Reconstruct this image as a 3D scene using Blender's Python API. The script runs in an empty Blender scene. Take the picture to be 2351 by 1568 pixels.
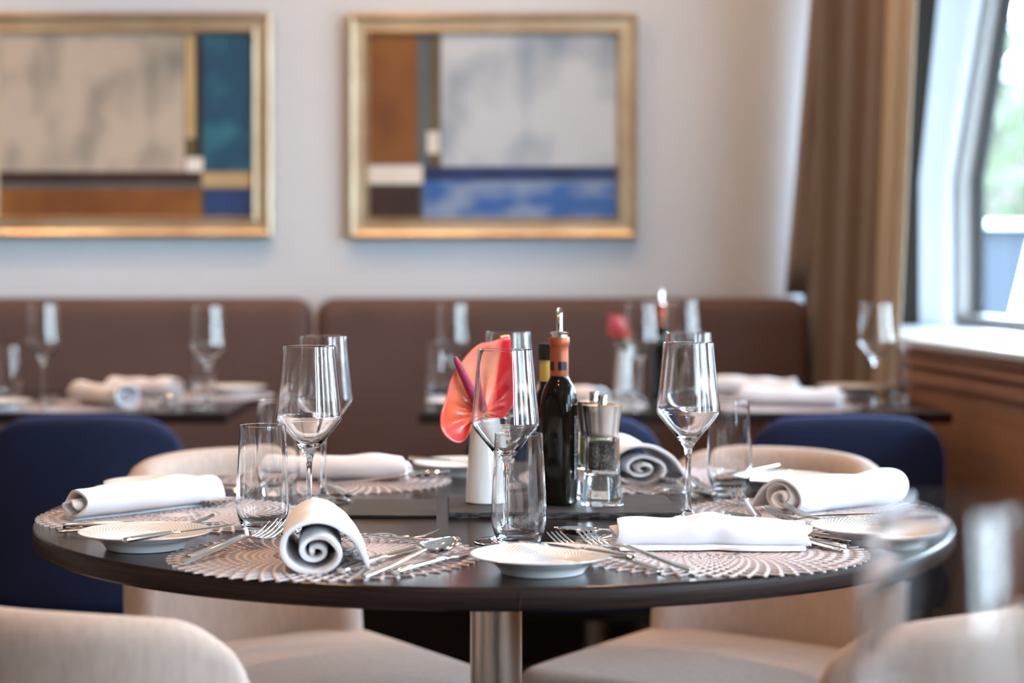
import bpy, math, random
from mathutils import Vector, Matrix
random.seed(7)
PI = math.pi
sc = bpy.context.scene
COL = sc.collection

# ---------------------------------------------------------------- camera
F = 4523.0          # focal length in pixels of the 2351 px wide photograph
CX, HY = 1175.5, 582.0
CZ = 1.088
ZT = 0.74           # table tops
camd = bpy.data.cameras.new('camera')
camd.sensor_width = 36.0
camd.lens = F / 2351 * 36
camd.shift_y = (HY - 784) / 2351
camd.clip_start = 0.05
camd.dof.use_dof = True
camd.dof.focus_distance = 2.40
camd.dof.aperture_fstop = 3.0
cam = bpy.data.objects.new('camera', camd)
cam.location = (0, 0, CZ)
cam.rotation_euler = (PI / 2, 0, 0)
COL.objects.link(cam)
sc.camera = cam
# ---------------------------------------------------------------- world and exposure
w = bpy.data.worlds.new('sky'); sc.world = w; w.use_nodes = True
nt = w.node_tree
bg = nt.nodes['Background']
tc = nt.nodes.new('ShaderNodeTexCoord'); sp = nt.nodes.new('ShaderNodeSeparateXYZ'); rp = nt.nodes.new('ShaderNodeValToRGB')
nt.links.new(tc.outputs['Generated'], sp.inputs[0]); nt.links.new(sp.outputs['Z'], rp.inputs[0]); nt.links.new(rp.outputs[0], bg.inputs[0])
rp.color_ramp.elements[0].position = 0.0; rp.color_ramp.elements[0].color = (0.69, 0.82, 0.95, 1)
rp.color_ramp.elements[1].position = 0.6; rp.color_ramp.elements[1].color = (0.60, 0.77, 1.0, 1)
bg.inputs[1].default_value = 31.0
sc.view_settings.view_transform = 'Standard'
sc.view_settings.look = 'None'
sc.view_settings.exposure = 0.22
sc.view_settings.gamma = 1.0
sc.view_settings.use_curve_mapping = False
sc.cycles.max_bounces = 20; sc.cycles.transmission_bounces = 20; sc.cycles.glossy_bounces = 6
sc.cycles.diffuse_bounces = 4; sc.cycles.transparent_max_bounces = 16
LAMP_W = 8.0
WARM = (1.0, 0.60, 0.32)

def unproj(px, py, z):
    d = F * (CZ - z) / (py - HY)
    return Vector(((px - CX) * d / F, d, z))
def ppx(px, d): return (px - CX) * d / F
def pz(py, d): return CZ - (py - HY) * d / F

# ---------------------------------------------------------------- materials
MATS = {}
def mat(name, color, rough=0.5, metal=0.0, spec=0.5, noise=None, bump=None, sheen=0.0, coat=0.0, coat_rough=0.05, trans=0.0, ior=1.45, subsurf=0.0, wave=None, spec_tint=None):
    if name in MATS: return MATS[name]
    m = bpy.data.materials.new(name); m.use_nodes = True; MATS[name] = m
    n = m.node_tree; b = n.nodes['Principled BSDF']
    b.inputs['Base Color'].default_value = (*color, 1)
    b.inputs['Roughness'].default_value = rough; b.inputs['Metallic'].default_value = metal
    b.inputs['Specular IOR Level'].default_value = spec
    b.inputs['Sheen Weight'].default_value = sheen; b.inputs['Coat Weight'].default_value = coat
    b.inputs['Coat Roughness'].default_value = coat_rough
    b.inputs['Transmission Weight'].default_value = trans; b.inputs['IOR'].default_value = ior
    b.inputs['Subsurface Weight'].default_value = subsurf
    if subsurf: b.inputs['Subsurface Radius'].default_value = (0.006, 0.004, 0.003)
    co = n.nodes.new('ShaderNodeTexCoord')
    if noise:   # (scale, amount, stretch, second colour)
        s, stretch, c2, lo, hi = noise
        mp = n.nodes.new('ShaderNodeMapping'); mp.inputs['Scale'].default_value = stretch
        t = n.nodes.new('ShaderNodeTexNoise'); t.inputs['Scale'].default_value = s; t.inputs['Detail'].default_value = 1.5 if name.startswith('paint_') else 5
        r = n.nodes.new('ShaderNodeValToRGB')
        r.color_ramp.elements[0].position = lo; r.color_ramp.elements[0].color = (*color, 1)
        r.color_ramp.elements[1].position = hi; r.color_ramp.elements[1].color = (*c2, 1)
        n.links.new(co.outputs['Object'], mp.inputs[0]); n.links.new(mp.outputs[0], t.inputs[0])
        n.links.new(t.outputs[0], r.inputs[0]); n.links.new(r.outputs[0], b.inputs['Base Color'])
    if bump:    # (scale, strength, stretch, kind)
        s, st, stretch, kind = bump
        mp = n.nodes.new('ShaderNodeMapping'); mp.inputs['Scale'].default_value = stretch
        n.links.new(co.outputs['Object'], mp.inputs[0])
        if kind == 'noise':
            t = n.nodes.new('ShaderNodeTexNoise'); t.inputs['Scale'].default_value = s; t.inputs['Detail'].default_value = 4; out = t.outputs[0]
            n.links.new(mp.outputs[0], t.inputs[0])
        else:
            a = n.nodes.new('ShaderNodeTexWave'); a.inputs['Scale'].default_value = s; a.bands_direction = 'X'
            c = n.nodes.new('ShaderNodeTexWave'); c.inputs['Scale'].default_value = s; c.bands_direction = 'Z'
            for q in (a, c): q.inputs['Distortion'].default_value = 1.5; q.inputs['Detail'].default_value = 2; n.links.new(mp.outputs[0], q.inputs[0])
            ad = n.nodes.new('ShaderNodeMath'); n.links.new(a.outputs['Fac'], ad.inputs[0]); n.links.new(c.outputs['Fac'], ad.inputs[1]); out = ad.outputs[0]
        bp = n.nodes.new('ShaderNodeBump'); bp.inputs['Strength'].default_value = st; bp.inputs['Distance'].default_value = 0.002
        n.links.new(out, bp.inputs['Height']); n.links.new(bp.outputs[0], b.inputs['Normal'])
    return m
def emit(name, color, s):
    m = bpy.data.materials.new(name); m.use_nodes = True; n = m.node_tree
    b = n.nodes['Principled BSDF']; b.inputs['Base Color'].default_value = (0, 0, 0, 1)
    b.inputs['Emission Color'].default_value = (*color, 1); b.inputs['Emission Strength'].default_value = s
    return m
U = (1, 1, 1)
M_wall = mat('wall_paint', (0.62, 0.66, 0.71), 0.7, noise=(2.2, U, (0.595, 0.635, 0.69), .3, .7), bump=(400, .05, U, 'noise'))
M_warmwall = mat('room_paint', (0.34, 0.25, 0.19), 0.7, noise=(1.5, U, (0.30, 0.22, 0.17), .3, .7))
M_brownwall = mat('brown_rear_wall', (0.13, 0.085, 0.06), 0.6, noise=(1.5, U, (0.10, 0.065, 0.045), .3, .7))
M_white = mat('white_lacquer', (0.62, 0.65, 0.68), 0.4, noise=(3, U, (0.59, 0.62, 0.66), .3, .7))
M_ceil = mat('ceiling_paint', (0.55, 0.52, 0.48), 0.8, noise=(2, U, (0.52, .49, .46), .3, .7))
M_floor = mat('dark_carpet', (0.020, 0.017, 0.016), 0.9, noise=(60, U, (0.035, .028, .025), .3, .7), bump=(300, .4, U, 'noise'))
M_panel = mat('walnut_panel', (0.36, 0.19, 0.12), 0.45, spec=.3, noise=(6, (1, .4, 14), (0.26, .135, .085), .3, .75))
M_espresso = mat('espresso_wood', (0.013, 0.009, 0.008), 0.17, spec=.20, noise=(26, (1, 18, 18), (0.026, .017, .015), .3, .7), bump=(60, .10, (1, 14, 14), 'noise'))
M_edge = mat('espresso_edge', (0.016, 0.009, 0.008), 0.42, spec=.18, noise=(10, (1, 1, 60), (0.042, .026, .022), .35, .7), bump=(12, .12, (1, 1, 60), 'noise'))
M_steel = mat('brushed_steel', (0.66, 0.60, 0.54), 0.30, 1.0, bump=(30, .06, (1, 1, .02), 'noise'))
M_polish = mat('polished_steel', (0.80, 0.76, 0.72), 0.10, 1.0, noise=(40, U, (.76, .72, .68), .4, .6))
M_beige = mat('beige_linen', (0.56, 0.44, 0.375), 0.85, sheen=.2, noise=(140, (1, 1, .25), (0.47, .36, .30), .35, .7), bump=(260, .35, U, 'weave'))
M_blue = mat('navy_velvet', (0.0028, 0.0065, 0.026), 0.85, sheen=.28, noise=(9, U, (0.0045, .010, .040), .35, .65), bump=(200, .2, U, 'noise'))
M_blue.node_tree.nodes['Principled BSDF'].inputs['Sheen Tint'].default_value = (.12, .28, 1, 1)
M_plum = mat('plum_brown_fabric', (0.108, 0.062, 0.054), 0.85, sheen=.05, noise=(5, U, (0.090, .051, .043), .3, .7), bump=(240, .2, U, 'weave'))
M_napkin = mat('white_linen', (0.84, 0.83, 0.86), 0.8, sheen=.2, subsurf=.1, noise=(14, U, (0.80, .79, .83), .3, .7), bump=(500, .15, U, 'weave'))
M_mat = mat('rose_silver_vinyl', (0.66, 0.55, 0.54), 0.38, .10, noise=(60, U, (0.74, .64, .62), .3, .7))
M_ceram = mat('white_porcelain', (0.80, 0.79, 0.78), 0.16, spec=.6, coat=.3, noise=(8, U, (0.77, .77, .77), .3, .7))
M_slate = mat('slate', (0.026, 0.025, 0.026), 0.55, spec=.3, noise=(30, U, (0.050, .047, .046), .3, .7), bump=(90, .35, U, 'noise'))
M_slate_e = mat('slate_rough_edge', (0.018, 0.018, 0.020), 0.55, noise=(90, (1, 1, 3), (0.07, .065, .065), .4, .7), bump=(120, 1.0, U, 'noise'))
M_leather = mat('black_leather', (0.018, 0.016, 0.016), 0.42, spec=.3, noise=(20, U, (0.035, .032, .03), .3, .7), bump=(300, .15, U, 'noise'))
M_curtain = mat('brown_curtain', (0.12, 0.070, 0.040), 0.85, sheen=.2, noise=(3, (1, 1, .2), (0.075, .043, .024), .3, .7))
M_sheer = mat('taupe_curtain_lining', (0.42, 0.33, 0.23), 0.8, sheen=.2, noise=(4, (1, 1, .2), (0.33, .255, .17), .3, .7))
M_darkpanel = mat('dark_taupe_panel', (0.026, 0.021, 0.018), 0.9, spec=.1, noise=(4, (1, 1, .2), (0.034, .028, .024), .3, .7))
M_gold = mat('champagne_gold_leaf', (0.66, 0.55, 0.39), 0.42, .75, noise=(9, (1, 1, 1), (0.52, .38, .24), .35, .75), bump=(80, .15, U, 'noise'))
M_golddark = mat('aged_gold_edge', (0.34, 0.25, 0.15), 0.4, .7, noise=(12, U, (0.24, .17, .10), .3, .7))
M_black = mat('black_rubber', (0.012, 0.013, 0.015), 0.4, noise=(30, U, (.018, .018, .02), .3, .7))
M_frame = mat('grey_window_frame', (0.42, 0.41, 0.40), 0.4, noise=(8, U, (.38, .37, .36), .3, .7))
M_legs = mat('dark_chair_wood', (0.03, 0.018, 0.012), 0.35, noise=(8, (1, 1, .1), (.05, .03, .02), .3, .7))
M_btl = mat('dark_bottle_glass', (0.003, 0.0025, 0.002), 0.035, spec=.28, noise=(4, U, (.012, .008, .003), .3, .7))
M_oil = mat('green_oil_bottle', (0.10, 0.10, 0.018), 0.05, spec=.7, coat=1.0, noise=(6, U, (.16, .15, .03), .3, .7))
M_foil = mat('copper_orange_foil', (0.36, 0.085, 0.032), 0.36, .25, noise=(30, U, (0.30, .07, .028), .3, .7))
M_yellow = mat('yellow_neck_label', (0.62, 0.46, 0.10), 0.45, noise=(30, U, (0.55, .40, .08), .3, .7))
M_capblk = mat('black_screw_cap', (0.010, 0.008, 0.008), 0.22, noise=(30, U, (.016, .012, .012), .3, .7))
M_acryl = mat('clear_acrylic', (0.97, 0.98, 0.98), 0.03, trans=1.0, ior=1.45)
M_pepper = mat('peppercorns', (0.035, 0.026, 0.022), 0.6, noise=(330, U, (0.30, .22, .18), .53, .64), bump=(160, 1, U, 'noise'))
M_salt = mat('coarse_salt', (0.52, 0.48, 0.10), 0.6, noise=(160, U, (0.75, .72, .38), .4, .6), bump=(160, 1, U, 'noise'))
M_spadix = mat('crimson_spadix', (0.30, 0.018, 0.055), 0.45, noise=(300, U, (0.42, .03, .08), .4, .6), bump=(420, .8, U, 'noise'))
M_stem = mat('green_stem', (0.10, 0.20, 0.04), 0.5, noise=(30, U, (.08, .16, .03), .3, .7))
M_rim = mat('lamp_trim', (0.5, 0.5, 0.5), 0.3, 1.0, noise=(9, U, (.45, .45, .45), .3, .7))
M_lamp = emit('warm_lamp', WARM, 300)
M_deck = mat('grey_blue_parapet', (0.020, 0.028, 0.040), 0.6, noise=(2, U, (.016, .023, .034), .3, .7))
M_ground = mat('pale_paving', (0.33, 0.33, 0.32), 0.8, noise=(2, U, (.28, .28, .27), .3, .7))
M_leaf = mat('tree_foliage', (0.035, 0.055, 0.022), 0.6, noise=(1.2, U, (0.06, .065, .03), .35, .65))
M_trunk = mat('tree_bark', (0.10, 0.07, 0.05), 0.9, noise=(8, (1, 1, .2), (.06, .045, .03), .3, .7))
M_brick = mat('far_house_render', (0.06, 0.045, 0.035), 0.8, noise=(3, U, (.05,.037,.03), .3, .7))
# glass
M_glass = bpy.data.materials.new('clear_glass'); M_glass.use_nodes = True
n = M_glass.node_tree; n.nodes.remove(n.nodes['Principled BSDF'])
g = n.nodes.new('ShaderNodeBsdfGlass'); g.inputs['IOR'].default_value = 1.5; g.inputs['Roughness'].default_value = 0.0
g.inputs['Color'].default_value = (1, 1, 1, 1)
n.links.new(g.outputs[0], n.nodes['Material Output'].inputs[0])
# window pane (thin: transparent with a mirror reflection)
M_pane = bpy.data.materials.new('window_glass'); M_pane.use_nodes = True
n = M_pane.node_tree; n.nodes.remove(n.nodes['Principled BSDF'])
t1 = n.nodes.new('ShaderNodeBsdfTransparent'); t1.inputs[0].default_value = (.94, .97, .97, 1)
g1 = n.nodes.new('ShaderNodeBsdfGlossy'); g1.inputs['Roughness'].default_value = 0
fr = n.nodes.new('ShaderNodeFresnel'); fr.inputs['IOR'].default_value = 1.2; mx = n.nodes.new('ShaderNodeMixShader')
gm = n.nodes.new('ShaderNodeNewGeometry'); iv = n.nodes.new('ShaderNodeMath'); iv.operation = 'SUBTRACT'; iv.inputs[0].default_value = 1
n.links.new(gm.outputs['Backfacing'], iv.inputs[1]); ml = n.nodes.new('ShaderNodeMath'); ml.operation = 'MULTIPLY'
n.links.new(iv.outputs[0], ml.inputs[0]); n.links.new(fr.outputs[0], ml.inputs[1]); n.links.new(ml.outputs[0], mx.inputs[0]); n.links.new(t1.outputs[0], mx.inputs[1]); n.links.new(g1.outputs[0], mx.inputs[2])
n.links.new(mx.outputs[0], n.nodes['Material Output'].inputs[0])
# porcelain with an embossed dot rim
M_plate = mat('embossed_porcelain', (0.80, 0.77, 0.75), 0.14, spec=.6, coat=.3)
n = M_plate.node_tree; b = n.nodes['Principled BSDF']
co = n.nodes.new('ShaderNodeTexCoord'); sx = n.nodes.new('ShaderNodeSeparateXYZ'); n.links.new(co.outputs['Object'], sx.inputs[0])
def mth(op, a=None, b_=None, va=None, vb=None):
    q = n.nodes.new('ShaderNodeMath'); q.operation = op
    if a is not None: n.links.new(a, q.inputs[0])
    if b_ is not None: n.links.new(b_, q.inputs[1])
    if va is not None: q.inputs[0].default_value = va
    if vb is not None: q.inputs[1].default_value = vb
    return q.outputs[0]
ang = mth('ARCTAN2', sx.outputs['Y'], sx.outputs['X'])
r2 = mth('SQRT', mth('ADD', mth('POWER', sx.outputs['X'], vb=2), mth('POWER', sx.outputs['Y'], vb=2)))
sr = mth('SINE', mth('MULTIPLY', r2, vb=1400.0)); sa = mth('SINE', mth('MULTIPLY', ang, vb=72.0))
dots = mth('MULTIPLY', sr, sa)
msk = mth('MULTIPLY', mth('GREATER_THAN', r2, vb=0.052), mth('LESS_THAN', r2, vb=0.074))
bp = n.nodes.new('ShaderNodeBump'); bp.inputs['Strength'].default_value = .8; bp.inputs['Distance'].default_value = .0012
bp.inputs['Strength'].default_value = .42
n.links.new(mth('MULTIPLY', dots, msk), bp.inputs['Height']); n.links.new(bp.outputs[0], b.inputs['Normal'])

# ---------------------------------------------------------------- object helpers
def mesh(name, v, f, smooth=True, mats=None, fm=None):
    me = bpy.data.meshes.new(name); me.from_pydata([tuple(p) for p in v], [], f); me.update()
    for m in (mats or []): me.materials.append(m)
    if fm: me.polygons.foreach_set('material_index', fm)
    if smooth:
        me.polygons.foreach_set('use_smooth', [True] * len(me.polygons))
        me.set_sharp_from_angle(angle=math.radians(48))
    return me
def obj(name, me, m=None, parent=None, loc=None, rot=None):
    o = bpy.data.objects.new(name, me)
    if m is not None and len(me.materials) == 0: me.materials.append(m)
    COL.objects.link(o)
    if parent: o.parent = parent
    if loc: o.location = loc
    if rot: o.rotation_euler = rot
    return o
def thing(name, label, cat, loc=(0, 0, 0), rz=0, group=None):
    o = bpy.data.objects.new(name, None); COL.objects.link(o); o.empty_display_size = .05
    o.location = loc; o.rotation_euler = (0, 0, rz); tag(o, label, cat, group); return o
def tag(o, label, cat, group=None):
    o['label'] = label; o['category'] = cat
    if group: o['group'] = group
    elif 'group' in o: del o['group']
    return o
def struct(o, label=None):
    o['kind'] = 'structure'
    if label: o['label'] = label
    return o
def dup(root, label, loc=None, rz=None, group=None, scale=None, matrix=None):
    r = root.copy(); COL.objects.link(r); r['label'] = label
    if group: r['group'] = group
    if loc is not None: r.location = loc
    if rz is not None: r.rotation_euler = (0, 0, rz)
    if scale is not None: r.scale = (scale,) * 3
    for ch in list(root.children):
        c = ch.copy(); COL.objects.link(c); c.parent = r
        for gch in list(ch.children):
            d = gch.copy(); COL.objects.link(d); d.parent = c
    return r
def boxv(x0, x1, y0, y1, z0, z1):
    v = [(x0, y0, z0), (x1, y0, z0), (x1, y1, z0), (x0, y1, z0), (x0, y0, z1), (x1, y0, z1), (x1, y1, z1), (x0, y1, z1)]
    f = [(0, 3, 2, 1), (4, 5, 6, 7), (0, 1, 5, 4), (1, 2, 6, 5), (2, 3, 7, 6), (3, 0, 4, 7)]
    return v, f
def box(name, b, m, parent=None, bevel=0, loc=None, rot=None):
    v, f = boxv(*b); me = mesh(name, v, f, False)
    o = obj(name, me, m, parent, loc, rot)
    if bevel:
        md = o.modifiers.new('bevel', 'BEVEL'); md.width = bevel; md.segments = 3
    return o
def prism(name, poly, z0, z1, m, parent=None, bevel=0):
    k = len(poly); v = [(x, y, z0) for x, y in poly] + [(x, y, z1) for x, y in poly]
    f = [tuple(range(k))[::-1], tuple(range(k, 2 * k))] + [(i, (i + 1) % k, k + (i + 1) % k, k + i) for i in range(k)]
    o = obj(name, mesh(name, v, f, False), m, parent)
    if bevel:
        md = o.modifiers.new('bevel', 'BEVEL'); md.width = bevel; md.segments = 2
    return o
def lathe_m(name, prof, seg=48, smooth=True):
    """prof: list of (r, z); r == 0 makes a pole"""
    v = []; f = []; rings = []
    for r, z in prof:
        if r <= 1e-7: rings.append((len(v),)); v.append((0, 0, z))
        else:
            rings.append(tuple(range(len(v), len(v) + seg)))
            v += [(r * math.cos(2 * PI * i / seg), r * math.sin(2 * PI * i / seg), z) for i in range(seg)]
    for a, b in zip(rings[:-1], rings[1:]):
        for i in range(seg):
            j = (i + 1) % seg
            if len(a) == 1 and len(b) == 1: continue
            if len(a) == 1: f.append((a[0], b[j], b[i]))
            elif len(b) == 1: f.append((a[i], a[j], b[0]))
            else: f.append((a[i], a[j], b[j], b[i]))
    return mesh(name, v, f, smooth)
def smooth_prof(pts, k=6):
    out = []
    P = [pts[0]] + list(pts) + [pts[-1]]
    for i in range(1, len(P) - 2):
        p0, p1, p2, p3 = P[i - 1:i + 3]
        for s in range(k):
            t = s / k
            out.append(tuple(.5 * ((2 * p1[c]) + (-p0[c] + p2[c]) * t + (2 * p0[c] - 5 * p1[c] + 4 * p2[c] - p3[c]) * t * t + (-p0[c] + 3 * p1[c] - 3 * p2[c] + p3[c]) * t ** 3) for c in range(len(p1))))
    out.append(tuple(pts[-1])); return out
def tube_m(name, pts, radii, seg=16, cap=True):
    v = []; f = []; k = len(pts); pts = [Vector(p) for p in pts]; up = None
    for i, p in enumerate(pts):
        t = (pts[min(i + 1, k - 1)] - pts[max(i - 1, 0)]).normalized()
        if up is None: up = t.orthogonal().normalized()
        up = (up - t * up.dot(t)).normalized(); s = t.cross(up)
        for j in range(seg):
            a = 2 * PI * j / seg; v.append(p + (up * math.cos(a) + s * math.sin(a)) * radii[i])
    for i in range(k - 1):
        for j in range(seg):
            q = (j + 1) % seg; f.append((i * seg + j, i * seg + q, (i + 1) * seg + q, (i + 1) * seg + j))
    if cap: f.append(tuple(range(seg))[::-1]); f.append(tuple(range((k - 1) * seg, k * seg)))
    return mesh(name, v, f)
def loft_m(secs, seg=14, p=3.0):
    """secs: (x, half width, half thickness, z centre): a bar running along x; returns verts, faces"""
    v = []; f = []
    for x, hw, ht, zc in secs:
        for j in range(seg):
            a = 2 * PI * j / seg; c, s = math.cos(a), math.sin(a)
            v.append((x, hw * math.copysign(abs(c) ** (2 / p), c), zc + ht * math.copysign(abs(s) ** (2 / p), s)))
    k = len(secs)
    for i in range(k - 1):
        for j in range(seg):
            q = (j + 1) % seg; f.append((i * seg + j, i * seg + q, (i + 1) * seg + q, (i + 1) * seg + j))
    f.append(tuple(range(seg))[::-1]); f.append(tuple(range((k - 1) * seg, k * seg)))
    return v, f
def join(parts):
    V = []; Fc = []
    for v, f in parts:
        o = len(V); V += [tuple(p) for p in v]; Fc += [tuple(i + o for i in q) for q in f]
    return V, Fc
def pillow_m(name, fn, T, rx, ry, rr, asp, nu=28, nv=16):
    """closed cushion sheet. fn(x, y, t) with x, y in [-1, 1] and t the signed half thickness offset -> point;
    rx, ry: corner radius in unit coordinates; rr: edge rounding in unit x; asp = height / width"""
    def samp(k, r):
        base = [math.sin(PI / 2 * (2 * i / k - 1)) for i in range(k + 1)]
        return base
    xs = samp(nu, rr); ys = samp(nv, rr)
    def rnd(x, y):
        ax, ay = (abs(x) - (1 - rx)) / rx, (abs(y) - (1 - ry)) / ry
        if ax > 0 and ay > 0:
            qx, qy = ax * math.sqrt(1 - ay * ay / 2), ay * math.sqrt(1 - ax * ax / 2)
            return math.copysign(1 - rx + rx * qx, x), math.copysign(1 - ry + ry * qy, y)
        return x, y
    v = []; f = []
    for side in (1, -1):
        for y in ys:
            for x in xs:
                e = min(1 - abs(x), (1 - abs(y)) * asp) / rr
                e = min(1, max(0, e)); t = T / 2 * math.sqrt(max(0, 1 - (1 - e) ** 2))
                X, Y = rnd(x, y); v.append(fn(X, Y, side * t))
    W = nu + 1; H = nv + 1; off = W * H
    for j in range(nv):
        for i in range(nu):
            a, b_, c, d = j * W + i, j * W + i + 1, (j + 1) * W + i + 1, (j + 1) * W + i
            f.append((a, b_, c, d)); f.append((off + d, off + c, off + b_, off + a))
    me = mesh(name, v, f)
    import bmesh
    bm = bmesh.new(); bm.from_mesh(me); bmesh.ops.remove_doubles(bm, verts=bm.verts, dist=1e-5)
    bmesh.ops.recalc_face_normals(bm, faces=bm.faces); bm.to_mesh(me); bm.free()
    return me

# ================================================================ THE SETTING
BACK = 5.85
def xin(d): return 0.982 + 0.14 * (5.05 - d)      # inner face of the window wall (it runs askew)
XL, YB, ZC = -3.6, -3.2, 2.55
struct(box('floor', (XL - .2, 3.6, YB - .2, BACK + .2, -.1, 0), M_floor))
struct(box('ceiling', (XL - .2, 3.9, YB - .2, BACK + .2, ZC, ZC + .12), M_ceil))
_p = [(XL - .15, 0), (1.335, 0), (1.335, 1.30), (1.535, ZC), (XL - .15, ZC)]
_v = [(x, BACK, z) for x, z in _p] + [(x, BACK + .12, z) for x, z in _p]
struct(obj('wall_back', mesh('wall_back', _v, [(0, 1, 2, 3, 4), (9, 8, 7, 6, 5)] + [(i, 5 + i, 5 + (i + 1) % 5, (i + 1) % 5) for i in range(5)], False), M_wall))
struct(box('wall_left', (XL - .15, XL, YB, BACK, 0, ZC), M_warmwall))
struct(box('wall_front', (XL - .15, 3.2, YB - .15, YB, 0, ZC), M_brownwall))
# window wall
def wq(d, off): return (xin(d) + off, d)
wr = prism('wall_right', [wq(BACK - .005, 0), wq(YB, 0), wq(YB, .52), wq(BACK - .005, .52)], 0, .80, M_panel); struct(wr)
for i, (z0, z1, off) in enumerate([(.768, .792, -.010), (.810, .832, -.012), (.838, .856, -.016)]):
    o = prism('moulding', [wq(5.03, off), wq(YB, off), wq(YB, .30), wq(5.03, .30)], z0, z1, M_panel, wr, .003)
sill = prism('trim_1', [wq(BACK - .004, .05), wq(5.01, .05), wq(5.01, -.028), wq(YB, -.028), wq(YB, .56), wq(BACK - .004, .56)], .858, .877, M_white, None, .004)
struct(sill, 'white window sill running along the window wall')
struct(prism('trim_2', [wq(BACK - .005, .015), wq(YB, .015), wq(YB, .5), wq(BACK - .005, .5)], .80, .857, M_panel), 'brown rail under the window sill')
def lean(z): return 0.46 + 0.16 * max(0, z - 1.30)
def bent_wall(name, d0, d1, o0, t, z0, z1, m, parent=None):
    """slab between depths d0 and d1 following the leaning window wall; o0 added to the lean, t thick"""
    zs = [z0] + ([1.30] if z0 < 1.30 < z1 else []) + [z1]
    v = []
    for z in zs:
        for d, o in ((d0, o0), (d1, o0), (d1, o0 + t), (d0, o0 + t)):
            x, y = wq(d, lean(z) + o); v.append((x, y, z))
    f = [(3, 2, 1, 0)]
    k = len(zs)
    for i in range(k - 1):
        for j in range(4):
            q = (j + 1) % 4; f.append((4 * i + j, 4 * i + q, 4 * i + 4 + q, 4 * i + 4 + j))
    b0 = 4 * (k - 1); f.append((b0, b0 + 1, b0 + 2, b0 + 3))
    me = mesh(name, v, f, False)
    import bmesh
    bm = bmesh.new(); bm.from_mesh(me); bmesh.ops.recalc_face_normals(bm, faces=bm.faces); bm.to_mesh(me); bm.free()
    return obj(name, me, m, parent)
struct(bent_wall('trim_3', YB, BACK - .005, 0, .12, 2.30, ZC - .001, M_white), 'white header over the windows')
wins = [(4.30, 5.80), (2.60, 4.05), (.85, 2.35), (-.90, .60), (-2.90, -1.15)]
for i, (a, b_) in enumerate(wins):
    wn = bpy.data.objects.new('window_%d' % (i + 1), None); COL.objects.link(wn); struct(wn)
    wn.location = (xin((a + b_) / 2) + .46, (a + b_) / 2, .877)
    def P(o):
        o.parent = wn; o.matrix_parent_inverse = Matrix.Translation(-wn.location); return o
    for (d0, d1, z0, z1) in ((a, a + .05, .879, 2.30), (b_ - .05, b_, .879, 2.30)):
        P(bent_wall('frame_post', d0, d1, -.04, .07, z0, z1, M_frame))
    P(bent_wall('frame_rail', a + .051, b_ - .051, -.04, .07, .879, .91, M_frame))
    P(bent_wall('frame_rail', a + .051, b_ - .051, -.04, .07, 2.27, 2.30, M_frame))
    for (d0, d1) in ((a + .051, a + .085), (b_ - .085, b_ - .051)):
        P(bent_wall('gasket', d0, d1, .004, .020, .911, 2.269, M_black))
    P(bent_wall('pane', a + .086, b_ - .086, .018, .006, .911, 2.269, M_pane))
    # daylight comes in here: portal guides the sampling of the sky
    al = bpy.data.lights.new('sky_portal', 'AREA'); al.shape = 'RECTANGLE'; al.size = (b_ - a) - .1; al.size_y = 1.45
    al.cycles.is_portal = True
    ao = bpy.data.objects.new('sky_portal', al); COL.objects.link(ao)
    ao.location = (xin((a + b_) / 2) + .60, (a + b_) / 2, 1.6)
    dirv = Vector((-1, -.14, -.0)); ao.rotation_euler = dirv.to_track_quat('-Z', 'Y').to_euler()
for i, ((a, _), (_, b2)) in enumerate(zip(wins[:-1], wins[1:])):
    struct(bent_wall('trim_%d' % (i + 4), b2 + .001, a - .001, -.10, .22, .879, 2.299, M_white), 'white pillar between two windows')
# skirting on the back wall
struct(box('baseboard_back', (XL, .80, BACK - .02, BACK - .001, 0, .1), M_white))
# narrow dark panel between the curtain and the window
v = []
for z, xa, xb in ((.879, 1.085, 1.200), (1.30, 1.085, 1.200), (2.28, 1.105, 1.300)):
    v += [(xa, BACK - .05, z), (xb, BACK - .05, z), (xb, BACK - .004, z), (xa, BACK - .004, z)]
f = [(3, 2, 1, 0), (8, 9, 10, 11)] + [(4 * i + j, 4 * i + (j + 1) % 4, 4 * i + 4 + (j + 1) % 4, 4 * i + 4 + j) for i in range(2) for j in range(4)]
o = obj('dark_panel', mesh('dark_panel', v, f, False), M_darkpanel)
tag(o, 'narrow dark taupe panel between the curtain and the white window jamb', 'panel')
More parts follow.
